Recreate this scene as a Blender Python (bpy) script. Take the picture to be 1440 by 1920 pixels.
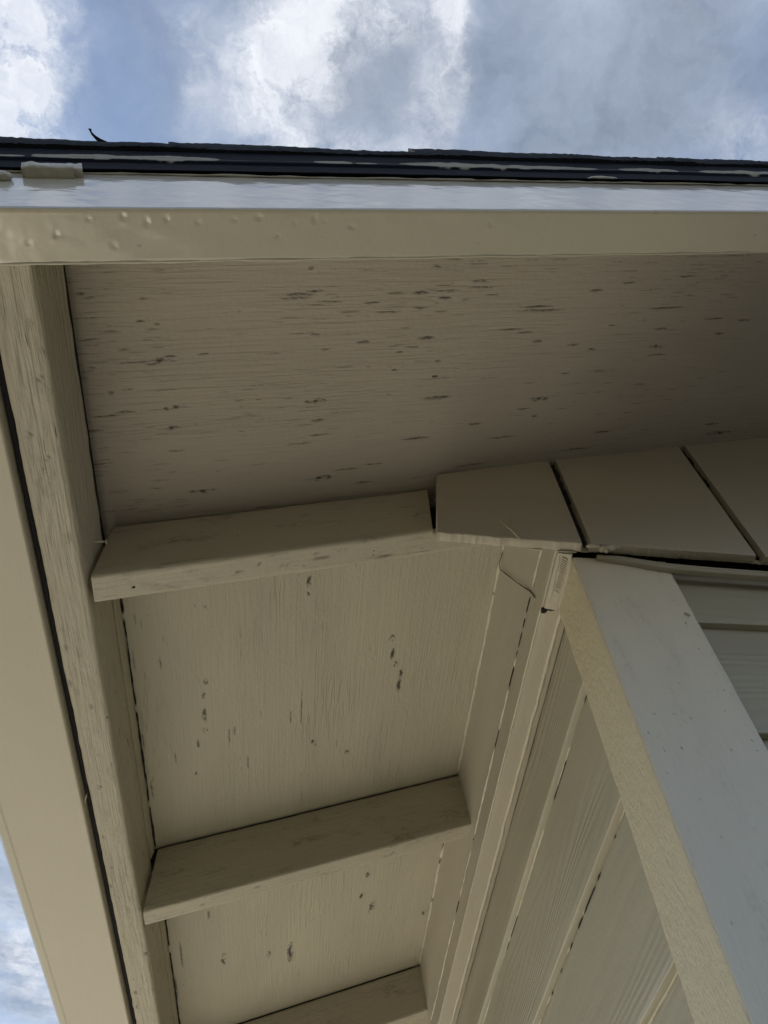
import bpy, bmesh, math
import numpy as np
from mathutils import Matrix, Vector
R = math.radians
for o in list(bpy.data.objects): bpy.data.objects.remove(o)
SC = bpy.context.scene
COL = SC.collection

# ------------------------------------------------------------------ camera
cd = bpy.data.cameras.new('camera'); cam = bpy.data.objects.new('camera', cd); COL.objects.link(cam)
cd.sensor_fit = 'HORIZONTAL'; cd.sensor_width = 36.0; cd.lens = 36.0 * 1455.68 / 1440.0
cd.clip_start = 0.01; cd.clip_end = 500
CR = (0.99656961, -0.07831543, -0.02675272)
CDN = (0.05073298, 0.83351675, -0.55015998)
CF = (0.06538486, 0.54691547, 0.83463063)
cam.matrix_world = Matrix(((CR[0], -CDN[0], -CF[0], 0), (CR[1], -CDN[1], -CF[1], 0), (CR[2], -CDN[2], -CF[2], 0), (0, 0, 0, 1)))
SC.camera = cam

# ------------------------------------------------------------------ light, exposure
SC.view_settings.view_transform = 'Standard'; SC.view_settings.look = 'None'
SC.view_settings.gamma = 1; SC.view_settings.use_curve_mapping = False
SC.view_settings.exposure = 1.43
SC.cycles.max_bounces = 8; SC.cycles.diffuse_bounces = 5
SUN_EL, SUN_AZ = 48.0, 112.0            # azimuth measured from +X towards +Y
sd = Vector((math.cos(R(SUN_EL)) * math.cos(R(SUN_AZ)), math.cos(R(SUN_EL)) * math.sin(R(SUN_AZ)), math.sin(R(SUN_EL))))
ld = bpy.data.lights.new('sun', 'SUN'); lo = bpy.data.objects.new('sun', ld); COL.objects.link(lo)
ld.energy = 3.2; ld.angle = R(0.6); ld.color = (1.0, 0.95, 0.87)
lo.rotation_euler = sd.to_track_quat('Z', 'Y').to_euler(); lo.location = sd * 20

w = bpy.data.worlds.new('World'); SC.world = w; w.use_nodes = True
N = w.node_tree.nodes; K = w.node_tree.links; N.clear()
def nd(t, **kw):
    n = N.new(t)
    for k, v in kw.items(): setattr(n, k, v)
    return n
def mth(op, a, b=None, c=None, clamp=False):
    n = nd('ShaderNodeMath', operation=op); n.use_clamp = clamp
    for i, v in enumerate((a, b, c)):
        if v is None: continue
        if hasattr(v, 'links'): K.new(v, n.inputs[i])
        else: n.inputs[i].default_value = v
    return n.outputs[0]
sky = nd('ShaderNodeTexSky', sky_type='NISHITA'); sky.sun_disc = False
sky.sun_elevation = R(SUN_EL); sky.sun_rotation = R(90 - SUN_AZ)
sky.air_density = 1.0; sky.dust_density = 1.5; sky.ozone_density = 1.2
tc = nd('ShaderNodeTexCoord'); sep = nd('ShaderNodeSeparateXYZ'); K.new(tc.outputs['Generated'], sep.inputs[0])
zz = mth('MAXIMUM', sep.outputs[2], 0.06)
px = mth('DIVIDE', sep.outputs[0], zz); py = mth('DIVIDE', sep.outputs[1], zz)
cmb = nd('ShaderNodeCombineXYZ'); K.new(px, cmb.inputs[0]); K.new(py, cmb.inputs[1])
def noise(vec, scale, detail=6, rough=0.6, dist=0.0):
    n = nd('ShaderNodeTexNoise'); n.inputs['Scale'].default_value = scale; n.inputs['Detail'].default_value = detail
    n.inputs['Roughness'].default_value = rough; n.inputs['Distortion'].default_value = dist
    K.new(vec, n.inputs['Vector']); return n
wn = noise(cmb.outputs[0], 11, 6, 0.62)
sub = nd('ShaderNodeVectorMath', operation='SUBTRACT'); K.new(wn.outputs['Color'], sub.inputs[0]); sub.inputs[1].default_value = (0.5, 0.5, 0.5)
scl = nd('ShaderNodeVectorMath', operation='SCALE'); K.new(sub.outputs[0], scl.inputs[0]); scl.inputs['Scale'].default_value = 0.10
add = nd('ShaderNodeVectorMath', operation='ADD'); K.new(cmb.outputs[0], add.inputs[0]); K.new(scl.outputs[0], add.inputs[1])
ws = nd('ShaderNodeSeparateXYZ'); K.new(add.outputs[0], ws.inputs[0])
def blob(cx, cy, rx, ry, amp, tilt=0.0):
    dx = mth('SUBTRACT', ws.outputs[0], cx); dy = mth('SUBTRACT', ws.outputs[1], cy)
    dx2 = mth('ADD', dx, mth('MULTIPLY', dy, tilt))
    q = mth('ADD', mth('POWER', mth('ABSOLUTE', mth('DIVIDE', dx2, rx)), 2.0), mth('POWER', mth('ABSOLUTE', mth('DIVIDE', dy, ry)), 2.0))
    return mth('MULTIPLY', mth('EXPONENT', mth('MULTIPLY', q, -1.0)), amp)
def total(bl):
    t = None
    for b in bl:
        v = blob(*b); t = v if t is None else mth('ADD', t, v)
    return t
bright = total([(-0.405, 0.07, 0.065, 0.12, 2.3), (-0.35, 0.06, 0.03, 0.035, 0.9), (-0.095, 0.10, 0.055, 0.06, 1.2), (-0.06, 0.045, 0.055, 0.045, 1.15), (0.0, 0.005, 0.06, 0.03, 0.9), (0.045, 0.03, 0.03, 0.02, 0.5),
                (0.105, 0.04, 0.018, 0.045, 0.85), (0.085, 0.10, 0.025, 0.05, 0.7), (0.10, 0.0, 0.03, 0.02, 0.7), (0.47, 0.10, 0.06, 0.035, 0.55), (-0.175, 0.07, 0.018, 0.05, 0.42), (0.0, 0.15, 0.07, 0.02, 0.7), (0.25, 0.17, 0.2, 0.03, 0.35),
                (-0.66, 2.0, 0.13, 0.30, 0.75), (-1.5, -0.5, 0.5, 0.8, 0.5), (0.1, -0.36, 1.1, 0.22, 1.3)])  # last blob: unseen bright cloud added to brighten the rake face
thin = total([(0.30, 0.05, 0.24, 0.20, 1.0), (-0.22, 0.05, 0.12, 0.12, 0.30), (-0.02, 0.06, 0.14, 0.14, 0.8), (-0.7, 1.9, 0.35, 0.9, 0.8), (1.5, -2.5, 0.5, 0.22, 0.8)])
nb = noise(add.outputs[0], 15, 9, 0.66)
nc = noise(add.outputs[0], 5, 4, 0.5)
bmix = mth('MULTIPLY', bright, mth('MULTIPLY_ADD', nb.outputs['Fac'], 3.6, -1.05), clamp=True)
nh = noise(add.outputs[0], 24, 9, 0.62, 0.6)
bmix = mth('MULTIPLY', bmix, mth('MULTIPLY_ADD', nh.outputs['Fac'], 1.0, 0.33, clamp=True))
tmix = mth('ADD', thin, mth('MULTIPLY_ADD', nc.outputs['Fac'], 0.7, -0.25), clamp=True)
skc = nd('ShaderNodeMix', data_type='RGBA', blend_type='MULTIPLY'); skc.inputs['Factor'].default_value = 1.0
K.new(sky.outputs[0], skc.inputs['A']); skc.inputs['B'].default_value = (0.30, 0.385, 0.46, 1)
SKYS = 0.12
m1 = nd('ShaderNodeMix', data_type='RGBA'); K.new(tmix, m1.inputs['Factor']); K.new(skc.outputs['Result'], m1.inputs['A'])
ng = noise(add.outputs[0], 6.5, 7, 0.6); gr = nd('ShaderNodeMix', data_type='RGBA'); K.new(mth('MULTIPLY_ADD', ng.outputs['Fac'], 3.2, -1.15, clamp=True), gr.inputs['Factor'])
gr.inputs['A'].default_value = (0.088 / SKYS, 0.108 / SKYS, 0.144 / SKYS, 1); gr.inputs['B'].default_value = (0.150 / SKYS, 0.178 / SKYS, 0.228 / SKYS, 1)
K.new(gr.outputs['Result'], m1.inputs['B'])
m2 = nd('ShaderNodeMix', data_type='RGBA'); K.new(bmix, m2.inputs['Factor']); K.new(m1.outputs['Result'], m2.inputs['A'])
m2.inputs['B'].default_value = (0.34 / SKYS, 0.352 / SKYS, 0.375 / SKYS, 1)
bg = nd('ShaderNodeBackground'); bg.inputs['Strength'].default_value = SKYS
m3 = nd('ShaderNodeMix', data_type='RGBA'); K.new(mth('MULTIPLY_ADD', sep.outputs[2], -2.6, 1.05, clamp=True), m3.inputs['Factor'])   # brighter horizon band, added to light the outer wall faces
K.new(m2.outputs['Result'], m3.inputs['A']); m3.inputs['B'].default_value = (0.325 / SKYS, 0.352 / SKYS, 0.395 / SKYS, 1)
K.new(m3.outputs['Result'], bg.inputs['Color'])
out = nd('ShaderNodeOutputWorld'); K.new(bg.outputs[0], out.inputs[0])

# ------------------------------------------------------------------ numpy noise
_T = {}
def vnoise(x, y, seed):
    T = _T.get(seed)
    if T is None: T = _T[seed] = np.random.RandomState(seed).rand(256, 256)
    xi = np.floor(x).astype(int); yi = np.floor(y).astype(int); fx = x - xi; fy = y - yi
    fx = fx * fx * (3 - 2 * fx); fy = fy * fy * (3 - 2 * fy)
    a = T[xi & 255, yi & 255]; b = T[(xi + 1) & 255, yi & 255]; c = T[xi & 255, (yi + 1) & 255]; d = T[(xi + 1) & 255, (yi + 1) & 255]
    return (a * (1 - fx) + b * fx) * (1 - fy) + (c * (1 - fx) + d * fx) * fy
def fbm(x, y, seed, o=4):
    s = 0; a = 0.5; t = 0
    for i in range(o):
        s = s + a * vnoise(x * 2 ** i + 17.3 * i, y * 2 ** i + 5.1 * i, seed + i); t += a; a *= 0.5
    return s / t - 0.5

# ------------------------------------------------------------------ materials
def matbase(name):
    m = bpy.data.materials.new(name); m.use_nodes = True; t = m.node_tree; t.nodes.clear()
    b = t.nodes.new('ShaderNodeBsdfPrincipled'); o = t.nodes.new('ShaderNodeOutputMaterial'); t.links.new(b.outputs[0], o.inputs[0])
    return m, t, b
def paint(name, base=(0.425, 0.385, 0.298), gx=10, gs=260, grain=0.5, stip=0.35, stips=170, streak=0.0, speck=0.3, rough=0.55,
          rings=0.0, ringscale=70, var=0.10, bumpd=0.0012, dark=(0.028, 0.022, 0.018), coarse=0.0, ridge=0.0, mould=0.0, stain=0.0, speckcol=(0.06, 0.055, 0.05), coat=0.0):
    m, t, b = matbase(name); L = t.links
    def n(tp, **kw):
        q = t.nodes.new(tp)
        for k, v in kw.items(): setattr(q, k, v)
        return q
    def mt(op, a, bb=None, c=None, clamp=False):
        q = n('ShaderNodeMath', operation=op); q.use_clamp = clamp
        for i, v in enumerate((a, bb, c)):
            if v is None: continue
            if hasattr(v, 'links'): L.new(v, q.inputs[i])
            else: q.inputs[i].default_value = v
        return q.outputs[0]
    def mapped(sx, sy, sz, off=0.0):
        q = n('ShaderNodeMapping'); q.inputs['Scale'].default_value = (sx, sy, sz); q.inputs['Location'].default_value = (off, off * 1.7, off * .3)
        L.new(tcx.outputs['Object'], q.inputs['Vector']); return q.outputs[0]
    def nz(v, sc=1, de=4, ro=0.55, di=0):
        q = n('ShaderNodeTexNoise'); q.inputs['Scale'].default_value = sc; q.inputs['Detail'].default_value = de
        q.inputs['Roughness'].default_value = ro; q.inputs['Distortion'].default_value = di; L.new(v, q.inputs['Vector']); return q.outputs['Fac']
    tcx = n('ShaderNodeTexCoord')
    g = nz(mapped(gx, gs, gs), 1, 3, 0.55, 0.4)
    s = nz(mapped(stips, stips, stips, 3.0), 1, 3, 0.6)
    big = nz(mapped(2.2, 9, 9, 7.0), 1, 4, 0.6)
    mask = nz(mapped(3, 14, 14, 11.0), 1, 3, 0.6)
    h = mt('ADD', mt('MULTIPLY', g, mt('MULTIPLY', grain, mt('MULTIPLY_ADD', mask, 1.6, 0.1))), mt('MULTIPLY', s, stip))
    if coarse:
        cz = nz(mapped(95, 480, 480, 5.0), 1, 3, 0.7)
        h = mt('ADD', h, mt('MULTIPLY', cz, coarse))
    if ridge:
        rg = nz(mapped(9, 190, 190, 23.0), 1, 2, 0.5); rm = nz(mapped(5, 11, 11, 29.0), 1, 3, 0.6)
        rv = mt('SUBTRACT', 1.0, mt('MULTIPLY', mt('ABSOLUTE', mt('SUBTRACT', rg, 0.57)), 30), clamp=True)
        h = mt('ADD', h, mt('MULTIPLY', rv, mt('MULTIPLY', mt('MULTIPLY_ADD', rm, 5, -2.3, clamp=True), ridge)))
    if rings:
        rn = nz(mapped(0.55, 6.5, 6.5, 47.0), 1, 2, 0.45)
        h = mt('ADD', h, mt('MULTIPLY', mt('SINE', mt('MULTIPLY', rn, ringscale)), mt('MULTIPLY', rings, mt('MULTIPLY_ADD', mask, 3.0, -0.9, clamp=True))))
    mouldv = None
    if mould:
        ma = nz(mapped(190, 190, 190, 31.0), 1, 3, 0.6); mb_ = nz(mapped(5, 12, 12, 37.0), 1, 3, 0.6)
        mouldv = mt('MULTIPLY', mt('MULTIPLY', mt('MULTIPLY_ADD', ma, 12, -7.8, clamp=True), mt('MULTIPLY_ADD', mb_, 8, -4.3, clamp=True)), mould)
    wear = n('ShaderNodeAttribute'); wear.attribute_name = 'wear'
    dk = wear.outputs['Fac']
    if stain:
        sa = nz(mapped(14, 42, 42, 41.0), 1, 4, 0.65); sb = nz(mapped(120, 260, 260, 43.0), 1, 3, 0.7)
        dk = mt('MAXIMUM', dk, mt('MULTIPLY', mt('MULTIPLY', mt('MULTIPLY_ADD', sa, 7, -3.9, clamp=True), mt('MULTIPLY_ADD', sb, 5, -2.0, clamp=True)), stain))
    if mouldv is not None: dk = mt('MAXIMUM', dk, mouldv)
    if streak:
        st = nz(mapped(24, 420, 420, 13.0), 1, 2, 0.5)
        sm = nz(mapped(7, 16, 16, 19.0), 1, 2, 0.6)
        sv = mt('MULTIPLY', mt('MULTIPLY_ADD', st, 16, -16 * 0.655, clamp=True), mt('MULTIPLY_ADD', sm, 7, -7 * 0.50, clamp=True))
        sv = mt('MULTIPLY', sv, streak)
        dk = mt('MAXIMUM', dk, sv); h = mt('SUBTRACT', h, mt('MULTIPLY', sv, 0.8))
    if speck:
        v = n('ShaderNodeTexVoronoi'); v.inputs['Scale'].default_value = 1; L.new(mapped(60, 110, 110, 2.0), v.inputs['Vector'])
        dd = v.outputs['Distance']; rc = n('ShaderNodeSeparateColor'); L.new(v.outputs['Color'], rc.inputs[0])
        pick = mt('GREATER_THAN', rc.outputs[0], 0.93)
        sp = mt('MULTIPLY', mt('MULTIPLY_ADD', dd, -9, 1.4 , clamp=True), pick)
        sp = mt('MULTIPLY', sp, speck)
        h = mt('SUBTRACT', h, mt('MULTIPLY', sp, 0.7))
    else: sp = None
    c1 = n('ShaderNodeMix', data_type='RGBA'); c1.inputs['A'].default_value = (*[x * (1 - var) for x in base], 1)
    c1.inputs['B'].default_value = (base[0] * (1 + var), base[1] * (1 + var), base[2] * (1 + var * .8), 1)
    L.new(mt('MULTIPLY_ADD', big, 1.6, -0.3, clamp=True), c1.inputs['Factor']); col = c1.outputs['Result']
    if sp is not None:
        c3 = n('ShaderNodeMix', data_type='RGBA'); L.new(sp, c3.inputs['Factor']); L.new(col, c3.inputs['A']); c3.inputs['B'].default_value = (*speckcol, 1); col = c3.outputs['Result']
    c2 = n('ShaderNodeMix', data_type='RGBA'); L.new(dk, c2.inputs['Factor']); L.new(col, c2.inputs['A']); c2.inputs['B'].default_value = (*dark, 1)
    L.new(c2.outputs['Result'], b.inputs['Base Color'])
    bp = n('ShaderNodeBump'); bp.inputs['Strength'].default_value = 1.0; bp.inputs['Distance'].default_value = bumpd
    L.new(h, bp.inputs['Height']); L.new(bp.outputs[0], b.inputs['Normal'])
    L.new(mt('MULTIPLY_ADD', s, 0.15, rough - 0.07), b.inputs['Roughness'])
    if coat: b.inputs['Coat Weight'].default_value = coat; b.inputs['Coat Roughness'].default_value = 0.10; b.inputs['Coat IOR'].default_value = 2.1
    return m
M = {}
M['soffit'] = paint('painted_plywood', base=(0.42, 0.372, 0.31), gx=12, gs=300, grain=1.2, stip=0.35, streak=0.55, speck=0.25, ridge=0.3, bumpd=0.0015, rough=0.6)
M['soffit2'] = paint('brushed_plywood', gx=9, gs=260, grain=0.55, stip=0.45, ridge=0.35, streak=0.0, speck=0.2, bumpd=0.0015, rough=0.6, base=(0.43, 0.395, 0.305))
M['rake'] = paint('smooth_board_paint', gx=20, gs=160, grain=0.25, stip=0.5, stips=110, streak=0.0, speck=0.3, rough=0.4, coat=0.9, base=(0.57, 0.515, 0.385), bumpd=0.0006, var=0.06)
M['lumber'] = paint('rough_lumber_paint', gx=14, gs=260, grain=1.5, stip=0.5, streak=0.8, speck=0.9, stain=0.35, rings=0.25, ringscale=260, bumpd=0.0013, base=(0.44, 0.40, 0.31))
M['rafter'] = paint('rafter_paint', gx=14, gs=230, grain=0.9, stip=0.6, streak=0.5, speck=0.6, stain=0.45, rings=0.07, ringscale=200, bumpd=0.0011)
M['panel'] = paint('grooved_panel_paint', gx=14, gs=260, grain=0.4, stip=0.5, speck=0.3, bumpd=0.0008, base=(0.415, 0.37, 0.285))
M['trim'] = paint('trim_paint', gx=5, gs=140, grain=0.35, stip=0.5, speck=0.3, bumpd=0.0008)
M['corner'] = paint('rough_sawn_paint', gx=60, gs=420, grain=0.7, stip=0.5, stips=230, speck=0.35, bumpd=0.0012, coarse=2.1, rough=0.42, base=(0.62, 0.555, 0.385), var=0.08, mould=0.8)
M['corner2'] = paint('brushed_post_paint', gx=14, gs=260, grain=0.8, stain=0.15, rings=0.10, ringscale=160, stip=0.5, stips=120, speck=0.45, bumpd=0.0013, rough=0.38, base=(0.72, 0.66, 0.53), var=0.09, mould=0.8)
M['siding'] = paint('siding_paint', gx=6, gs=200, grain=0.3, stip=0.2, speck=0.15, bumpd=0.0019, rings=0.17, ringscale=190, base=(0.405, 0.375, 0.28), rough=0.42)
M['caulk'] = paint('paint_bead', gx=30, gs=90, grain=0.5, stip=0.8, speck=0.0, bumpd=0.0012, base=(0.50, 0.46, 0.35), rough=0.4)
M['gutter'] = paint('gutter_enamel', gx=0.5, gs=110, grain=0.7, stip=0.06, speck=0.12, bumpd=0.0007, base=(0.46, 0.415, 0.315), rough=0.42, var=0.03)
def simple(name, col, rough=0.6, var=0.3, sc=40, bump=0.0, metal=0.0):
    m, t, b = matbase(name); tcx = t.nodes.new('ShaderNodeTexCoord'); q = t.nodes.new('ShaderNodeTexNoise'); q.inputs['Scale'].default_value = sc; q.inputs['Detail'].default_value = 5
    t.links.new(tcx.outputs['Object'], q.inputs['Vector'])
    c = t.nodes.new('ShaderNodeMix'); c.data_type = 'RGBA'; c.inputs['A'].default_value = (*[x * (1 - var) for x in col], 1); c.inputs['B'].default_value = (*[min(1, x * (1 + var)) for x in col], 1)
    t.links.new(q.outputs['Fac'], c.inputs['Factor']); t.links.new(c.outputs['Result'], b.inputs['Base Color'])
    b.inputs['Roughness'].default_value = rough; b.inputs['Metallic'].default_value = metal
    if bump:
        bp = t.nodes.new('ShaderNodeBump'); bp.inputs['Distance'].default_value = bump; t.links.new(q.outputs['Fac'], bp.inputs['Height']); t.links.new(bp.outputs[0], b.inputs['Normal'])
    return m
M['shingle'] = simple('asphalt_shingle', (0.010, 0.012, 0.017), 0.95, 0.6, 500, 0.002)
M['core'] = simple('dark_sheathing', (0.03, 0.03, 0.03), 0.9)
M['shade'] = simple('gap_shade', (0.012, 0.012, 0.014), 0.95)  # near-black, stands in for the shade inside gaps and holes
M['nail'] = simple('galvanised_nail', (0.42, 0.40, 0.34), 0.4, 0.2, 300)
M['straw'] = simple('dry_straw', (0.36, 0.31, 0.20), 0.7, 0.3, 200)
M['string'] = simple('dark_thread', (0.09, 0.075, 0.055), 0.8, 0.4, 300)
M['concrete'] = simple('concrete', (0.57, 0.535, 0.46), 0.85, 0.25, 6, 0.003)  # for the unseen path; pale tone set to bounce light under the eaves
M['grass'] = simple('lawn', (0.045, 0.042, 0.028), 0.9, 0.5, 9, 0.03)
M['roofdark'] = M['shingle']
# drip edge: dark enamel with paint smeared on (attribute 'paint')
m, t, b = matbase('drip_edge_metal'); at = t.nodes.new('ShaderNodeAttribute'); at.attribute_name = 'paint'
tcx = t.nodes.new('ShaderNodeTexCoord'); q = t.nodes.new('ShaderNodeTexNoise'); q.inputs['Scale'].default_value = 90; t.links.new(tcx.outputs['Object'], q.inputs['Vector'])
c = t.nodes.new('ShaderNodeMix'); c.data_type = 'RGBA'; c.inputs['A'].default_value = (0.006, 0.007, 0.011, 1); c.inputs['B'].default_value = (0.36, 0.33, 0.255, 1)
t.links.new(at.outputs['Fac'], c.inputs['Factor']); t.links.new(c.outputs['Result'], b.inputs['Base Color'])
b.inputs['Roughness'].default_value = 0.75; b.inputs['Specular IOR Level'].default_value = 0.08
bp = t.nodes.new('ShaderNodeBump'); bp.inputs['Distance'].default_value = 0.0008; t.links.new(q.outputs['Fac'], bp.inputs['Height']); t.links.new(bp.outputs[0], b.inputs['Normal'])
M['drip'] = m

# ------------------------------------------------------------------ frames (local axes -> world)
AL = 0.30705
Dv = Vector((math.cos(AL), 0, math.sin(AL))); Nv = Vector((-math.sin(AL), 0, math.cos(AL))); Yv = Vector((0, 1, 0)); Zv = Vector((0, 0, 1)); Xv = Vector((1, 0, 0))
def frame(ex, ey, ez, o=(0, 0, 0)):
    return Matrix(((ex[0], ey[0], ez[0], o[0]), (ex[1], ey[1], ez[1], o[1]), (ex[2], ey[2], ez[2], o[2]), (0, 0, 0, 1)))
FD = frame(Dv, Yv, Nv)                    # along the roof slope: (u, Y, c)
FY = frame(Yv, -Xv, Zv)                   # along the eave: (Y, -X, Z)
FZ = frame(Zv, Xv, Yv)                    # upright: (Z, X, Y)
FX = Matrix.Identity(4)
def empty(name, loc):
    o = bpy.data.objects.new(name, None); COL.objects.link(o); o.location = loc; o.empty_display_size = 0.1; return o
def tag(o, label, cat=None, group=None, kind=None):
    o['label'] = label
    if cat: o['category'] = cat
    if group: o['group'] = group
    if kind: o['kind'] = kind
    return o
def put(me, name, mat, F, parent=None):
    o = bpy.data.objects.new(name, me); COL.objects.link(o)
    if mat: me.materials.append(mat)
    if parent is not None:
        o.parent = parent
        o.matrix_parent_inverse = Matrix.Translation(parent.location).inverted()
    o.matrix_basis = F
    return o
def mesh(name, V, F, smooth=None):
    me = bpy.data.meshes.new(name); me.from_pydata([tuple(v) for v in V], [], [tuple(f) for f in F])
    if smooth is not None: me.polygons.foreach_set('use_smooth', smooth)
    me.update(); return me
def roundpoly(P, r=0.0015, seg=2):
    out = []; n = len(P)
    for i in range(n):
        a = np.array(P[i - 1], float); b = np.array(P[i], float); c = np.array(P[(i + 1) % n], float)
        rr = r[i] if isinstance(r, (list, tuple)) else r
        l1 = np.linalg.norm(a - b); l2 = np.linalg.norm(c - b); q = min(rr, l1 * .45, l2 * .45)
        if q < 1e-5: out.append(tuple(b)); continue
        p0 = b + (a - b) / l1 * q; p2 = b + (c - b) / l2 * q
        for k in range(seg + 1):
            s = k / seg; out.append(tuple((1 - s) ** 2 * p0 + 2 * s * (1 - s) * b + s * s * p2))
    return out
def subdiv(P, dmax):
    out = []; n = len(P)
    for i in range(n):
        a = np.array(P[i]); b = np.array(P[(i + 1) % n]); k = max(1, int(math.ceil(np.linalg.norm(b - a) / dmax)))
        for j in range(k): out.append(tuple(a + (b - a) * j / k))
    return out
_seed = [10]
def extrude(prof, x0, x1, dx=0.008, fine=None, r=0.0015, dmax=0.012, jit=0.0004, jf=60, ret=False, seed=None, xshift=None, skew0=None):
    """closed profile [(y,z)...] run along local x; slightly uneven like painted lumber"""
    P = subdiv(roundpoly(prof, r), dmax); P = np.array(P)
    A = 0.5 * np.sum(P[:, 0] * np.roll(P[:, 1], -1) - np.roll(P[:, 0], -1) * P[:, 1])
    if A < 0: P = P[::-1].copy()
    n = len(P); fe = x1 if fine is None else min(fine, x1)
    xs = list(np.linspace(x0, fe, max(2, int((fe - x0) / dx) + 1)))
    if fe < x1: xs += list(np.linspace(fe, x1, max(2, int((x1 - fe) / 0.3) + 1)))[1:]
    xs = np.array(xs); m = len(xs)
    tng = np.roll(P, -1, 0) - np.roll(P, 1, 0); nr = np.stack([tng[:, 1], -tng[:, 0]], 1); nr /= np.linalg.norm(nr, axis=1)[:, None] + 1e-9
    if seed is None: _seed[0] += 7; seed = _seed[0]
    peri = np.concatenate([[0], np.cumsum(np.linalg.norm(np.diff(P, axis=0), axis=1))])
    X, S = np.meshgrid(xs, peri, indexing='ij')
    d = jit * (2.4 * fbm(X * jf, S * jf * 1.5, seed) + 1.6 * fbm(X * jf * .12, S * 6 , seed + 3))
    Yc = P[None, :, 0] + nr[None, :, 0] * d; Zc = P[None, :, 1] + nr[None, :, 1] * d
    if xshift is not None:
        a, b2 = xshift(X); Yc = Yc + a; Zc = Zc + b2
    V = np.stack([X, Yc, Zc], -1).reshape(-1, 3)
    F = []
    for i in range(m - 1):
        for j in range(n):
            k = (j + 1) % n; F.append((i * n + j, (i + 1) * n + j, (i + 1) * n + k, i * n + k))
    F = [f[::-1] for f in F]
    nv = len(V); c0 = V[:n].copy(); c1 = V[(m - 1) * n:].copy(); V = np.concatenate([V, c0, c1])
    sm = [True] * len(F)
    F.append(tuple(range(nv, nv + n))[::-1]); F.append(tuple(range(nv + n, nv + 2 * n))); sm += [False, False]
    if ret: return V, F, sm
    return mesh('m', V, F, sm)
def join(parts):
    V = []; F = []; sm = []
    for v, f, s in parts:
        o = len(V); V += [tuple(q) for q in v]; F += [tuple(i + o for i in q) for q in f]; sm += s
    return mesh('m', V, F, sm)
def rect(y0, y1, z0, z1): return [(y0, z0), (y1, z0), (y1, z1), (y0, z1)]
def bead(pts, rad, seed=1, seg=8, ds=0.004, lump=0.5, wob=0.0006, flat=1.0):
    P = [Vector(p) for p in pts]; path = []
    for a, b in zip(P[:-1], P[1:]):
        k = max(1, int((b - a).length / ds))
        for j in range(k): path.append(a.lerp(b, j / k))
    path.append(P[-1]); path = np.array([tuple(p) for p in path]); m = len(path)
    tg = np.gradient(path, axis=0); tg /= np.linalg.norm(tg, axis=1)[:, None]
    ref = np.array([0.31, 0.17, 0.93]); s1 = np.cross(tg, ref); s1 /= np.linalg.norm(s1, axis=1)[:, None]; s2 = np.cross(tg, s1)
    L = np.arange(m) * ds
    rr = rad * (1 + lump * 2 * fbm(L * 60, L * 0, seed)) * np.clip(np.minimum(np.arange(m), m - 1 - np.arange(m)) / 2.0 + 0.15, 0, 1)
    path = path + s1 * (wob * 2 * fbm(L * 35, L * 0 + 3, seed + 5))[:, None] + s2 * (wob * 2 * fbm(L * 35, L * 0 + 9, seed + 8))[:, None]
    V = []; F = []
    for i in range(m):
        for j in range(seg):
            a = 2 * math.pi * j / seg; V.append(path[i] + rr[i] * (math.cos(a) * s1[i] + math.sin(a) * s2[i] * flat))
    for i in range(m - 1):
        for j in range(seg):
            k = (j + 1) % seg; F.append((i * seg + j, i * seg + k, (i + 1) * seg + k, (i + 1) * seg + j))
    F.append(tuple(range(seg))[::-1]); F.append(tuple((m - 1) * seg + j for j in range(seg)))
    return np.array(V), F, [True] * len(F)
def lump(c, r, seed, flatten=(1, 1, 1), amp=0.35):
    bm = bmesh.new(); bmesh.ops.create_icosphere(bm, subdivisions=3, radius=1)
    V = np.array([v.co[:] for v in bm.verts]); F = [tuple(v.index for v in f.verts) for f in bm.faces]; bm.free()
    d = 1 + amp * 2 * fbm(V[:, 0] * 2.3 + 7, V[:, 1] * 2.3 + V[:, 2] * 1.7, seed)
    V = V * d[:, None] * r * np.array(flatten) + np.array(c); return V, F, [True] * len(F)

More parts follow.
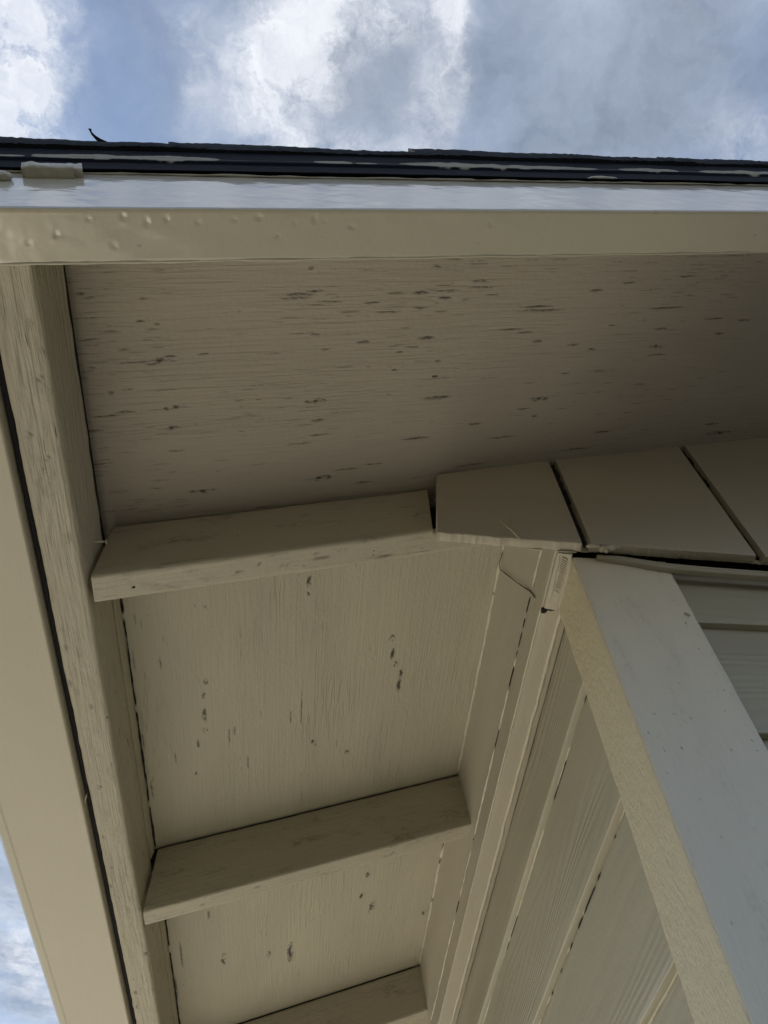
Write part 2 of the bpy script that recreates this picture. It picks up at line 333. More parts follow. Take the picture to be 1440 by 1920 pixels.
# ------------------------------------------------------------------ fine sheets with worn marks
def sheet(name, u0, u1, v0, v1, du, dv, marks, grain_u, mat, F, parent, zbot=0.7645, thick=0.012, minor=None, seed=5):
    """plywood seen from below; local x,y are swapped when the grain runs along Y"""
    nu = int((u1 - u0) / du) + 1; nv = int((v1 - v0) / dv) + 1
    U, V = np.meshgrid(np.linspace(u0, u1, nu), np.linspace(v0, v1, nv), indexing='ij')
    gu, gv = (U, V) if grain_u else (V, U)
    H = 0.0005 * fbm(gu * 6, gv * 18, seed) + 0.00035 * fbm(gu * 14, gv * 260, seed + 1)
    W = np.zeros_like(U)
    rs = np.random.RandomState(seed)
    def mark(cu, cv, a, b_, amt, sd, dep=0.0007, ring=False):
        """cu,cv centre; a half length along grain, b_ half width"""
        A = gu - cu; B = gv - cv
        sl = (np.abs(A) < a * 1.5) & (np.abs(B) < b_ * 3 + 0.003)
        if not sl.any(): return
        idx = np.where(sl); A = A[idx]; B = B[idx]
        B = B + 0.0016 * fbm(A * 90 + sd, A * 0 + sd * .37, 3) + b_ * 0.7 * fbm(A * 300 + sd, A * 0, 8)
        d = np.sqrt((A / a) ** 2 + (B / max(b_, 0.0006)) ** 2)
        n_ = 0.5 + fbm(A * 220 + sd, B * 900 + sd, 9)
        if ring and not grain_u:
            k = np.clip(2.4 * (1 - d), 0, 1) * np.clip(fbm(A * 130 + sd * 3, B * 420 + sd, 19) * 9 + 1.0, 0, 1)
            k = np.maximum(k, np.clip(1.2 - np.abs(d - 1.0) * 7, 0, 1) * np.clip(fbm(A * 90 + sd, B * 200, 23) * 8, 0, 1) * .7)
        elif ring:
            k = np.clip(1.4 - np.abs(d - 0.8) * 5, 0, 1) * np.clip(fbm(A * 160 + sd * 3, B * 420 + sd, 19) * 7 + .15, 0, 1) * 0.85
            d3 = np.sqrt((A / (a * .28)) ** 2 + (B / (b_ * .6)) ** 2); k = np.maximum(k, np.clip(1.6 - 1.3 * d3, 0, 1))
            tail = np.clip(1 - np.abs(A / (a * 1.4)), 0, 1) * np.clip(1.3 - np.abs(B / 0.0007), 0, 1) * .8
            k = np.maximum(k, tail)
        else:
            k = np.clip(2.2 * (1 - d), 0, 1) * np.clip(n_ * 2.4 - .25, 0, 1)
        W[idx] = np.maximum(W[idx], k * amt); H[idx] += dep * k
        rim = np.clip(1 - np.abs(d - 1.25) * 3.5, 0, 1); H[idx] -= 0.00028 * rim
    for i, (cu, cv, a, b_) in enumerate(marks):
        if not grain_u: cu, cv, a, b_ = cv, cu, b_, a
        mark(cu, cv, a, b_, 0.95 if b_ > 0.0024 else 0.8, i * 3.1, ring=(b_ > 0.0024))
    if minor:
        for i in range(minor[0]):
            cu = minor[1](rs); mark(cu[0], cu[1], rs.uniform(0.003, 0.016), rs.uniform(0.0005, 0.0009), cu[2], i * 1.7, dep=0.0003)
    Z = zbot + H
    if grain_u: P = np.stack([U, V, Z], -1).reshape(-1, 3)
    else: P = np.stack([V, -U, Z], -1).reshape(-1, 3)
    ii, jj = np.meshgrid(np.arange(nu - 1), np.arange(nv - 1), indexing='ij'); a = (ii * nv + jj).ravel()
    q = np.stack([a, a + 1, a + nv + 1, a + nv], 1)        # faces down
    nt = len(P)
    # back and edges
    per = [i * nv for i in range(nu)] + [(nu - 1) * nv + j for j in range(1, nv)] + [i * nv + nv - 1 for i in range(nu - 2, -1, -1)] + [j for j in range(nv - 2, 0, -1)]
    top = P[per].copy(); top[:, 2] = zbot + thick; P = np.concatenate([P, top]); k = len(per)
    faces = [tuple(x) for x in q.tolist()]
    for i in range(k):
        j = (i + 1) % k; faces.append((per[i], per[j], nt + j, nt + i))
    faces.append(tuple(range(nt, nt + k)))
    me = bpy.data.meshes.new('sheet'); me.from_pydata(P.tolist(), [], faces)
    sm = np.zeros(len(faces), bool); sm[:len(q)] = True; me.polygons.foreach_set('use_smooth', sm)
    at = me.attributes.new('wear', 'FLOAT', 'POINT'); wv = np.zeros(len(P), np.float32); wv[:nt] = W.ravel(); at.data.foreach_set('value', wv)
    me.update(); return put(me, name, mat, F, parent)

GM = [(0.1938, 0.2555, 0.021, 0.0019), (0.2106, 0.2527, 0.0113, 0.0014), (0.1911, 0.2593, 0.0196, 0.0014), (0.2281, 0.2639, 0.0173, 0.0011), (0.2753, 0.2666, 0.012, 0.0012), (0.3017, 0.2571, 0.0137, 0.0009), (0.3293, 0.2573, 0.0109, 0.002), (0.3606, 0.2564, 0.0175, 0.0009), (0.3585, 0.2641, 0.0102, 0.0018), (0.3313, 0.2744, 0.0101, 0.0012), (0.2944, 0.2778, 0.0184, 0.0009), (0.3976, 0.2463, 0.0114, 0.0012), (0.4021, 0.2535, 0.0197, 0.0012), (0.4167, 0.2623, 0.01, 0.0009), (0.2132, 0.2991, 0.0073, 0.0015), (0.2675, 0.3102, 0.0086, 0.0018), (0.3416, 0.309, 0.0124, 0.0022), (0.2244, 0.3165, 0.006, 0.0012), (0.3266, 0.3189, 0.0113, 0.0009), (0.3112, 0.3244, 0.0058, 0.001), (0.3583, 0.338, 0.0054, 0.0013), (0.3068, 0.3458, 0.0045, 0.0013), (0.4743, 0.2783, 0.0282, 0.0013), (0.4823, 0.283, 0.0391, 0.0013), (0.5523, 0.2613, 0.011, 0.0016), (0.6589, 0.2862, 0.0322, 0.0014), (0.6598, 0.3129, 0.0123, 0.0014), (0.6595, 0.3368, 0.0108, 0.0025), (0.4854, 0.3208, 0.008, 0.002), (0.536, 0.3274, 0.0106, 0.0017), (0.5644, 0.3351, 0.0078, 0.0011), (0.5869, 0.3055, 0.0093, 0.001), (0.4481, 0.3039, 0.021, 0.001), (0.4665, 0.3087, 0.0143, 0.001), (0.6773, 0.2478, 0.0143, 0.0013), (0.5945, 0.2536, 0.0113, 0.0013), (0.7386, 0.303, 0.0214, 0.0011), (0.7874, 0.3071, 0.0133, 0.0015), (0.7551, 0.3237, 0.011, 0.0015), (0.6631, 0.3477, 0.0209, 0.0011), (0.3447, 0.2301, 0.0077, 0.0014), (0.2065, 0.2287, 0.0039, 0.0019), (0.0516, 0.3189, 0.0156, 0.0029), (0.0624, 0.315, 0.0078, 0.0014), (0.0436, 0.3219, 0.0062, 0.0014), (0.0257, 0.3196, 0.0178, 0.0008), (0.0638, 0.3722, 0.013, 0.0028), (0.0578, 0.3961, 0.0121, 0.0028), (0.0953, 0.3146, 0.0064, 0.0012), (0.0367, 0.2771, 0.005, 0.0011), (0.052, 0.2805, 0.004, 0.0008), (0.0416, 0.2551, 0.0049, 0.0008), (0.0863, 0.4782, 0.0148, 0.0035), (0.2227, 0.4785, 0.0165, 0.0037), (0.2156, 0.3769, 0.0123, 0.0029), (0.2188, 0.4011, 0.0094, 0.002), (0.364, 0.384, 0.0208, 0.0024), (0.358, 0.3571, 0.0047, 0.002), (0.5031, 0.397, 0.0131, 0.003), (0.5019, 0.4205, 0.0055, 0.0019), (0.483, 0.4093, 0.0115, 0.0011), (-0.0135, 0.2719, 0.0119, 0.0008), (-0.0137, 0.2936, 0.0144, 0.0008), (-0.0153, 0.2492, 0.0047, 0.0018), (0.0066, 0.2865, 0.0146, 0.0008), (-0.0232, 0.3916, 0.0179, 0.0009), (-0.0173, 0.4315, 0.0158, 0.001), (0.0604, 0.4236, 0.0112, 0.001), (0.8143, 0.475, 0.0247, 0.0031), (0.7939, 0.4587, 0.0145, 0.0017), (0.3426, 0.4367, 0.0211, 0.0018), (0.4191, 0.4242, 0.0111, 0.0015), (0.6121, 0.4539, 0.0172, 0.0012), (0.2567, 0.47, 0.0202, 0.0011), (0.2783, 0.4914, 0.0139, 0.0015), (0.197, 0.4291, 0.0188, 0.001), (0.222, 0.4198, 0.0159, 0.001), (0.2903, 0.4664, 0.0138, 0.0011), (0.4208, 0.4828, 0.0229, 0.0012), (-0.0058, 0.376, 0.0154, 0.0012), (0.0128, 0.3728, 0.013, 0.0009), (0.018, 0.3051, 0.0075, 0.0008), (0.0011, 0.3503, 0.0036, 0.0023), (0.0179, 0.348, 0.0067, 0.0012), (0.4599, 0.4468, 0.0231, 0.0012), (0.5765, 0.476, 0.0254, 0.0012), (0.1596, 0.51, 0.0192, 0.0011), (0.5337, 0.3648, 0.0077, 0.0011), (0.6509, 0.3874, 0.0102, 0.0012)]
KM = [(0.0759, 0.7792, 0.0028, 0.0069), (0.0719, 0.8025, 0.0028, 0.0071), (0.0715, 0.8422, 0.0029, 0.0158), (0.0714, 0.8749, 0.0033, 0.0065), (0.0598, 0.8992, 0.0026, 0.0089), (0.0535, 0.9613, 0.0023, 0.0047), (0.3406, 0.7604, 0.0038, 0.0074), (0.3451, 0.7917, 0.0038, 0.013), (0.3514, 0.8147, 0.0026, 0.0067), (0.3619, 0.836, 0.0039, 0.0091), (0.3609, 0.8616, 0.0035, 0.0152), (0.215, 0.6334, 0.0032, 0.0106), (0.2155, 0.6531, 0.0025, 0.0045), (0.2283, 0.9465, 0.0025, 0.0049), (0.2336, 0.9554, 0.0021, 0.0031), (0.285, 0.9893, 0.0036, 0.0052), (0.346, 1.3518, 0.0043, 0.0089), (0.3379, 1.4182, 0.005, 0.0084), (0.3618, 1.4666, 0.0057, 0.0233), (0.4807, 1.5457, 0.005, 0.0105), (0.0754, 1.5012, 0.0043, 0.0224), (0.202, 1.5445, 0.0064, 0.0337), (0.1603, 1.5306, 0.0031, 0.0156), (0.1217, 1.249, 0.0027, 0.0108), (0.1116, 0.8871, 0.0015, 0.0112), (0.1749, 1.2734, 0.0019, 0.0128), (0.1294, 0.9629, 0.0016, 0.0181), (0.1037, 0.896, 0.0011, 0.0225), (0.2101, 0.8711, 0.0012, 0.0452), (0.0336, 1.2086, 0.0017, 0.022), (0.0201, 0.7281, 0.001, 0.0185), (-0.012, 0.7203, 0.0009, 0.0272), (-0.0198, 0.6822, 0.0012, 0.0347), (-0.0228, 0.765, 0.0013, 0.0284), (-0.0196, 0.656, 0.0012, 0.0211), (0.0684, 0.6442, 0.0016, 0.0021), (0.0812, 0.6494, 0.002, 0.0026), (-0.0247, 0.9001, 0.0021, 0.0163), (-0.0101, 0.975, 0.0018, 0.0235), (-0.0135, 0.8706, 0.0014, 0.0212), (0.002, 1.4404, 0.0022, 0.0527), (-0.0141, 1.5445, 0.0023, 0.0569), (-0.0037, 1.2838, 0.0025, 0.0309), (0.0553, 1.3382, 0.0022, 0.0164), (0.1935, 0.8832, 0.0012, 0.0171), (0.0276, 0.9173, 0.0011, 0.0168)]

GZ = -1.8
# ================================================================== ground
def flat(name, x0, x1, y0, y1, z, th, mat):
    V = [(x0, y0, z), (x1, y0, z), (x1, y1, z), (x0, y1, z)]; V += [(a, b_, z - th) for a, b_, _ in V]
    return put(mesh(name, V, [(0, 1, 2, 3), (7, 6, 5, 4), (0, 4, 5, 1), (1, 5, 6, 2), (2, 6, 7, 3), (3, 7, 4, 0)]), name, mat, FX)
tag(flat('ground', -80, 80, -80, 80, GZ - 0.03, 0.2, M['grass']), 'green lawn around the house', kind='structure')
tag(flat('path', -4.2, 0.28, 0.55, 9, GZ, 0.06, M['concrete']), 'unseen pale concrete path along the side of the house', kind='structure')  # unseen; extent and pale tone set to bounce light under the eaves

# ================================================================== the house
house = empty('house', (0.27, 0.52, GZ)); tag(house, 'beige painted house corner with open eaves, exposed rafters and grooved gable siding', 'house')
CB, CD_ = 0.6744, 0.7645                   # underside of rafters, underside of roof deck (distance from the slope plane)
HY = 7.0                                   # far end of the house
# roof deck sheets
def m1f(rs):
    c_ = rs.randint(0, 16); rc = np.random.RandomState(1000 + c_); cu_, cy_ = rc.uniform(0.1, 1.0), 0.19 + 0.26 * rc.rand() ** 1.4
    y = min(0.5, max(0.176, cy_ + 0.022 * rs.randn())); u = max(-.02, cu_ + 0.07 * rs.randn())
    if rs.rand() < .28: u = -0.025 + 0.09 * rs.rand() ** 2; y = rs.uniform(0.18, 0.5)
    return u, y, rs.uniform(0.2, 0.6)
so = sheet('soffit_board', -0.05, 1.05, 0.150, 0.5300, 0.00125, 0.00105, GM, True, M['soffit'], FD, house, minor=(360, m1f), seed=21)
so['label'] = 'plywood soffit of the gable overhang with dark cracks and knots along its grain'
def m2f(rs):
    return rs.uniform(0.54, 1.9), rs.uniform(-0.03, 0.45) if rs.rand() < .6 else rs.uniform(-0.03, 0.03), rs.uniform(0.15, 0.45)
sheetF = frame(Yv, -Dv, Nv)
so2 = sheet('soffit_board', -0.05, 0.50, 0.5315, 2.15, 0.0016, 0.0020, KM, False, M['soffit2'], sheetF, house, minor=(110, m2f), seed=44)
so2['label'] = 'brushed plywood soffit between the rafters behind the eave fascia'
# rest of the roof deck and roof (beyond the fine sheets)
put(extrude(rect(0.150, HY + .3, CD_, CD_ + 0.012), 1.052, 3.05, dx=0.5, dmax=5, jit=0), 'roof_deck', M['soffit'], FD, house)
put(extrude(rect(2.152, HY + .3, CD_, CD_ + 0.012), -0.05, 1.050, dx=0.5, dmax=5, jit=0), 'roof_deck', M['soffit2'], FD, house)

# shingles: courses lapping up the slope, their cut ends hanging past the rake
starts = [-0.115, 0.0785, 0.3178, 0.6236, 0.86, 1.12, 1.40, 1.70, 2.0, 2.3, 2.6, 2.9]
for i, (s0, s1) in enumerate(zip(starts[:-1], starts[1:])):
    nx = max(8, int((s1 - s0 + .03) / 0.0035)) if s0 < 1 else 6
    xs = np.linspace(s0, s1 + 0.03, nx); tt = (xs - s0) / (s1 - s0)
    rs = np.random.RandomState(60 + i)
    Yf = 0.1222 + 0.0016 * fbm(xs * 16, xs * 0, 70 + i) + 0.0016 * fbm(xs * 240, xs * 0, 75 + i) + rs.uniform(-.0008, .0008)
    top = 0.8085 - 0.0165 * tt + 0.0030 * fbm(xs * 8, xs * 0, 90 + i) + 0.0018 * fbm(xs * 260, xs * 0, 95 + i); 
    top[:2] += 0.0015
    bot = 0.7772 - 0.0 * tt + 0.0006 * fbm(xs * 40, xs * 0, 99 + i) + 0.0002 * (i % 2)
    V = []; ys = [(0, 0), (0.0, 0.5), (0.0, 1), (0.002, 1.02)]
    for k in range(nx):
        e = 0.0008 * (rs.rand() - .5)
        V += [(xs[k], Yf[k] + .0010, bot[k]), (xs[k], Yf[k] + e, bot[k] * .6 + top[k] * .4), (xs[k], Yf[k] + .0004, top[k]), (xs[k], HY + .3, top[k]), (xs[k], HY + .3, bot[k])]
    F = []
    for k in range(nx - 1):
        for j in range(5):
            F.append((k * 5 + j, k * 5 + (j + 1) % 5, (k + 1) * 5 + (j + 1) % 5, (k + 1) * 5 + j))
    F.append((4, 3, 2, 1, 0)); e = (nx - 1) * 5; F.append((e, e + 1, e + 2, e + 3, e + 4))
    bm = bmesh.new(); me = mesh('m', V, F); bm.from_mesh(me); bmesh.ops.recalc_face_normals(bm, faces=bm.faces); bm.to_mesh(me); bm.free()
    o = put(me, 'shingle_course', M['shingle'], FD, house)
# small curled flake of torn shingle on the edge
FL = []
cu = [(0.0210, 0.1240, 0.0048), (0.0165, 0.1212, 0.0026), (0.0135, 0.1188, 0.0016), (0.0120, 0.1168, 0.0010), (0.0112, 0.1152, 0.0008), (0.0112, 0.1146, 0.0013), (0.0108, 0.1136, 0.0011)]
V = []; F = []
for i, (u_, y_, r_) in enumerate(cu):
    for j in range(6):
        a = math.pi * 2 * j / 6; V.append((u_ + r_ * math.cos(a), y_, 0.8010 + 0.0004 * i + min(r_, .0015) * math.sin(a)))
for i in range(len(cu) - 1):
    for j in range(6): F.append((i * 6 + j, i * 6 + (j + 1) % 6, (i + 1) * 6 + (j + 1) % 6, (i + 1) * 6 + j))
F.append(tuple(range(6))[::-1]); F.append(tuple(len(V) - 6 + j for j in range(6)))
o = put(mesh('m', V, F, [True] * len(F)), 'shingle_flake', M['shingle'], FD, house); o['label'] = 'small curled black flake standing up on the shingle edge'

# drip edge along the rake
prof = [(0.1262, 0.7765), (0.1262, 0.7715), (0.1256, 0.769), (0.1262, 0.766), (0.1266, 0.757), (0.1266, 0.748), (0.1268, 0.7395), (0.1262, 0.737), (0.1268, 0.7345), (0.1284, 0.7335), (0.1284, 0.722), (0.1284, 0.712), (0.1284, 0.7035), (0.1276, 0.7000), (0.1272, 0.6985)]
us = np.arange(-0.13, 1.3, 0.0020); nP = len(prof)
smears = [(-0.072, -0.042, .0020), (-0.038, 0.115, .0075), (0.2, 0.237, .0040), (0.24, 0.262, .0018), (0.285, 0.505, .0068), (0.53, 0.605, .0050), (0.635, 0.80, .0060)]
V = []; PA = []
for u in us:
    n1 = float(fbm(np.array([u * 30.]), np.array([0.]), 200)[0]); wob = 0.0004 * n1
    for j, (y, c_) in enumerate(prof):
        V.append((u, y + wob, c_ + 0.0008 * float(fbm(np.array([u * 9.]), np.array([j * .1]), 201)[0])))
PA = []
cs = np.array([p_[1] for p_ in prof])
ps = []
# finer profile in c so smears keep their outline
def fineprof(P_, d=0.0011):
    o_ = []
    for a, b_ in zip(P_[:-1], P_[1:]):
        k = max(1, int(math.hypot(b_[0] - a[0], b_[1] - a[1]) / d))
        for j in range(k): o_.append((a[0] + (b_[0] - a[0]) * j / k, a[1] + (b_[1] - a[1]) * j / k))
    return o_ + [P_[-1]]
pf = np.array(fineprof(prof)); nP = len(pf)
UU, JJ = np.meshgrid(us, np.arange(nP), indexing='ij')
YY = pf[JJ, 0] + 0.0010 * fbm(UU * 12, UU * 0, 200); CC = pf[JJ, 1] + 0.0012 * fbm(UU * 5, UU * 0, 201)
PP = np.zeros_like(UU)
for (a, b_, hw) in smears:
    t_ = (UU - a) / (b_ - a); env = np.clip(np.sin(np.clip(t_, 0, 1) * math.pi) ** 0.35, 0, 1) * ((t_ > 0) & (t_ < 1))
    edge = hw * 1.5 * env * (1 + 1.3 * fbm(UU * 60, UU * 0, int(a * 1000) % 97 + 5))
    cen = 0.7425 + hw * .5
    PP = np.maximum(PP, np.clip((edge - np.abs(CC - cen)) / 0.0008 + 0.3, 0, 1))
PP *= np.clip(1.5 + 4 * fbm(UU * 35, CC * 900, 31), 0, 1)
V = np.stack([UU, YY, CC], -1).reshape(-1, 3); Vb = V.copy(); Vb[:, 1] += 0.0012
F = []; nU = len(us); o1 = len(V)
for i in range(nU - 1):
    for j in range(nP - 1):
        a = i * nP + j; F.append((a, a + nP, a + nP + 1, a + 1)[::-1]); F.append((a + o1, a + nP + o1, a + nP + 1 + o1, a + 1 + o1))
    a = i * nP + nP - 1; F.append((a, a + o1, a + nP + o1, a + nP)); a = i * nP; F.append((a, a + nP, a + nP + o1, a + o1))
for i in (0, nU - 1):
    for j in range(nP - 1):
        a = i * nP + j; F.append((a, a + 1, a + 1 + o1, a + o1) if i == 0 else (a, a + o1, a + 1 + o1, a + 1))
me = bpy.data.meshes.new('m'); me.from_pydata(np.concatenate([V, Vb]).tolist(), [], F); me.polygons.foreach_set('use_smooth', [True] * len(F))
bm = bmesh.new(); bm.from_mesh(me); bmesh.ops.recalc_face_normals(bm, faces=bm.faces); bm.to_mesh(me); bm.free()
at = me.attributes.new('paint', 'FLOAT', 'POINT'); at.data.foreach_set('value', np.concatenate([PP.ravel(), PP.ravel()]).astype(np.float32))
o = put(me, 'drip_edge', M['drip'], FD, house); o['label'] = 'dark metal drip edge with beige paint smeared along it'

# rake board
dents = [(0.1315, 0.1512, 1), (-0.0218, 0.1496, 1), (0.3072, 0.1429, 1), (0.1599, 0.1389, .8), (0.0, 0.1391, .8), (0.0228, 0.1373, 1), (0.0385, 0.1408, .8), (0.0741, 0.1419, .8), (0.1001, 0.1397, .8), (0.1895, 0.1448, .8), (0.2241, 0.1674, .8), (0.052, 0.139, .9), (0.118, 0.138, .8), (0.145, 0.142, .7), (0.168, 0.1405, .7), (0.015, 0.157, .6), (0.275, 0.155, .6), (-0.04, 0.155, .7), (0.25, 0.141, .5), (0.62, 0.142, .5)]
def rakemesh():
    V, F, sm = extrude(rect(0.1318, 0.1698, 0.5865, 0.7755), -0.14, 1.35, dx=0.0016, r=0.0022, dmax=0.0016, jit=0.00025, jf=50, ret=True, seed=301)
    bot = V[:, 2] < 0.5885; Wv = np.zeros(len(V))
    rs = np.random.RandomState(4); rimdir = rs.uniform(-1, 1, (len(dents), 2))
    for k, (u, y, a) in enumerate(dents):
        th = 0.9 + 0.8 * rimdir[k, 0]; A = (V[:, 0] - u); B = (V[:, 1] - y); A2 = A * math.cos(th) + B * math.sin(th); B2 = -A * math.sin(th) + B * math.cos(th)
        sz = 0.55 + 0.45 * abs(rimdir[k, 1]); r = np.sqrt((A2 / (0.0037 * sz)) ** 2 + (B2 / (0.0021 * sz)) ** 2)
        V[:, 2] += np.where(bot, (0.0004 + 0.0005 * abs(rimdir[k, 0])) * a * np.exp(-r ** 2 * 1.2) - 0.00022 * a * np.exp(-(r - 1.4) ** 2 * 5), 0)
        if k == 0: Wv = np.maximum(Wv, np.where(bot, np.clip(1.2 - r * 1.6, 0, 1) * .7, 0))
        if k == 2: Wv = np.maximum(Wv, np.where(bot, np.clip(1.0 - r * 2.2, 0, 1) * .9, 0))
    me = mesh('m', V, F, sm); at = me.attributes.new('wear', 'FLOAT', 'POINT'); at.data.foreach_set('value', Wv.astype(np.float32)); return me
o = put(rakemesh(), 'rake_board', M['rake'], FD, house); o['label'] = 'smooth painted rake board under the shingle edge, its outer face reflecting the sky'
# bead of built up paint at the foot of the rake, and the paint lumps at its top
put(join([bead([(-0.12, 0.1690, 0.5872), (1.3, 0.1690, 0.5872)], 0.0011, 5, ds=0.003, lump=0.6, wob=0.0005)]), 'paint_bead', M['caulk'], FD, house)
put(join([bead([(-0.12, 0.1306, 0.6985), (0.2, 0.1306, 0.697), (0.6, 0.1306, 0.698), (1.3, 0.1306, 0.698)], 0.0007, 15, ds=0.003, lump=0.9, wob=0.0006)]), 'paint_bead', M['caulk'], FD, house)
def chunk(u0, u1, y0, y1, c0, c1, seed):
    V, F, sm = extrude(rect(y0, y1, c0, c1), u0, u1, dx=0.0018, r=0.0012, dmax=0.0025, jit=0.0011, jf=140, ret=True, seed=seed); return V, F, sm
o = put(join([chunk(-0.0405, -0.006, 0.1235, 0.132, 0.6805, 0.6965, 41), chunk(-0.0075, 0.0005, 0.1255, 0.132, 0.684, 0.705, 42), chunk(-0.043, -0.0285, 0.1245, 0.132, 0.682, 0.7015, 45)]), 'hardened_filler', M['caulk'], FD, house)
o['label'] = 'blocky lump of painted filler on top of the rake board'
o = put(join([lump((-0.0565, 0.1290, 0.672), 0.0060, 43, (1.2, .6, .9), .3)]), 'hardened_filler', M['caulk'], FD, house); o['label'] = 'small rounded lump of painted filler at the left picture edge'
o = put(join([lump((0.485, 0.1285, 0.706), 0.006, 47, (2.6, .35, .45), .5)]), 'hardened_filler', M['caulk'], FD, house); o['label'] = 'smear of filler on the drip edge near the right'

# eave fascia
# local frame of FY is (Y, -X, Z): y positive is world -X
xf0, xf1 = 0.2478, 0.2828
def zc(c_, x): return (c_ + 0.3022 * x) / 0.9532
o = put(extrude([(xf0, zc(CB, -xf0)), (xf1, zc(CB, -xf1)), (xf1, zc(0.752, -xf1)), (xf0, zc(0.7385, -xf0))], 0.1702, HY, dx=0.0030, fine=2.3, r=[0.0045, 0.0040, .001, .001], dmax=0.0030, jit=0.0008, jf=55, seed=311), 'eave_fascia', M['lumber'], FY, house)
o['label'] = 'weathered wooden fascia board carrying the rafter tails'
def spots(ob, n_, a0, a1, b0, b1, zmax, seed, rl=(0.003, 0.008), rw=(0.0013, 0.0022)):
    me = ob.data; nv = len(me.vertices); co = np.zeros(nv * 3); me.vertices.foreach_get('co', co); co = co.reshape(-1, 3); wv = np.zeros(nv); rs = np.random.RandomState(seed)
    for i in range(n_):
        a = rs.uniform(a0, a1); b_ = rs.uniform(b0, b1); l_ = rs.uniform(*rl); w_ = rs.uniform(*rw); am = rs.uniform(.25, .75)
        d = np.sqrt(((co[:, 0] - a) / l_) ** 2 + ((co[:, 1] - b_ - .0006 * np.sin(co[:, 0] * 900 + i)) / w_) ** 2)
        k_ = np.clip(2.0 * (1.15 - d), 0, 1) * am * (co[:, 2] < zmax(co)); wv = np.maximum(wv, k_); co[:, 2] += 0.0007 * k_
    me.vertices.foreach_set('co', co.ravel()); at = me.attributes.new('wear', 'FLOAT', 'POINT'); at.data.foreach_set('value', wv.astype(np.float32)); me.update()
spots(o, 24, 0.2, 2.0, xf0 + .003, xf1 - .003, lambda c: zc(CB, -c[:, 1]) + .004, 5)
# thin fillers above the fascia between rafters
for (a, b_) in ((0.5465, 1.1120), (1.1480, 1.7600), (1.795, 2.4)):
    put(extrude([(xf0 + .0006, zc(0.7440, -xf0)), (xf0 + .02, zc(0.7440, -xf0)), (xf0 + .006, zc(0.7618, -xf0)), (xf0 - .0012, zc(0.7600, -xf0))], a, b_, dx=0.004, r=0.001, dmax=0.006, jit=0.0009, jf=45), 'blocking_strip', M['lumber'], FY, house)
put(extrude([(xf0 + .007, zc(0.7370, -xf0)), (xf1 - .002, zc(0.7370, -xf1)), (xf1 - .002, zc(0.7640, -xf1)), (xf0 + .007, zc(0.7640, -xf0))], 0.1710, HY, dx=0.1, fine=2.3, r=0, dmax=.1, jit=0), 'gap_shade_strip', M['shade'], FY, house)  # dark board filling the gap above the fascia, so it reads as shade
put(extrude(rect(xf1 + .0009, 0.2885, 0.6215, 0.70), 0.1710, HY, dx=0.1, fine=2.3, r=0, dmax=.1, jit=0), 'gap_shade_strip', M['shade'], FY, house)  # dark board standing in for the shade between fascia and gutter
# rafters
def notch_rafter():
    t = 0.0352; y0 = 0.5100
    full = dict(dx=0.0035, r=0.0036, dmax=0.0035, jit=0.0005, jf=55, ret=True)
    a = extrude(rect(y0, y0 + t, CB, 0.7620), -0.0405, 0.3370, seed=321, **full)           # up to the open joint beside the panel
    b = extrude(rect(y0 + .004, y0 + t, CB + .0005, CB + 0.010), 0.3365, 0.386, seed=322, **full)
    c = extrude(rect(y0, y0 + t, CB, 0.7625), 0.3850, 0.4760, seed=323, **full)
    return join([a, b, c])
o = put(notch_rafter(), 'rafter_tail', M['rafter'], FD, house); o['label'] = 'nearest rafter tail, with a nail hole near the fascia end'
put(mesh('m', [(0.334, 0.540, CB + .011), (0.372, 0.540, CB + .011), (0.395, 0.540, 0.7635), (0.352, 0.540, 0.7635), (0.332, 0.5445, CB + .011), (0.372, 0.5445, CB + .011), (0.395, 0.5445, 0.7635), (0.352, 0.5445, 0.7635)], [(0, 1, 2, 3), (7, 6, 5, 4), (0, 4, 5, 1), (1, 5, 6, 2), (2, 6, 7, 3), (3, 7, 4, 0)]), 'gap_shade', M['shade'], FD, house)  # dark plate standing in for the shade behind the cut rafter end
for k, y0 in enumerate((1.113, 1.760, 2.40, 3.0, 3.6, 4.2, 4.8, 5.4, 6.0)):
    near = k < 2
    o = put(extrude(rect(y0, y0 + 0.0350, CB - (0.009 if k == 0 else 0.002), 0.7612), (-0.0400, -0.0385)[k > 0], 0.4930, dx=0.004 if near else 0.2, r=0.003, dmax=0.004 if near else .1, jit=0.00045 if near else 0, jf=50, seed=330 + k), 'rafter_tail', M['rafter'], FD, house)
    if near: put(extrude(rect(y0 + .0035, y0 + .031, 0.7600, 0.7641), -0.027, 0.478, dx=.05, r=0, dmax=1, jit=0), 'gap_shade', M['shade'], FD, house)  # dark strip put in as the shade between rafter top and deck
    if k == 0: o['label'] = 'middle rafter tail, running up to the wall'
    if k == 1: o['label'] = 'third rafter tail at the bottom of the picture'
for o_ in [o for o in bpy.data.objects if o.name.startswith('rafter_tail')]:
    first_ = o_.name == 'rafter_tail'
    for v_ in o_.data.vertices:
        k_ = 1.0 if (first_ and v_.co.x < 0.36) else min(1.0, max(0.0, (0.40 - v_.co.x) / 0.35))
        v_.co.x += 0.317 * k_ * (v_.co.z - CB)
for o_ in [o for o in bpy.data.objects if o.name in ('rafter_tail', 'rafter_tail.001', 'rafter_tail.002')]:
    y_ = min(v_.co.y for v_ in o_.data.vertices); spots(o_, 12, -0.02, 0.42, y_ + .004, y_ + .031, lambda c: CB + .004, int(y_ * 100), (0.002, 0.012), (0.0010, 0.0018))
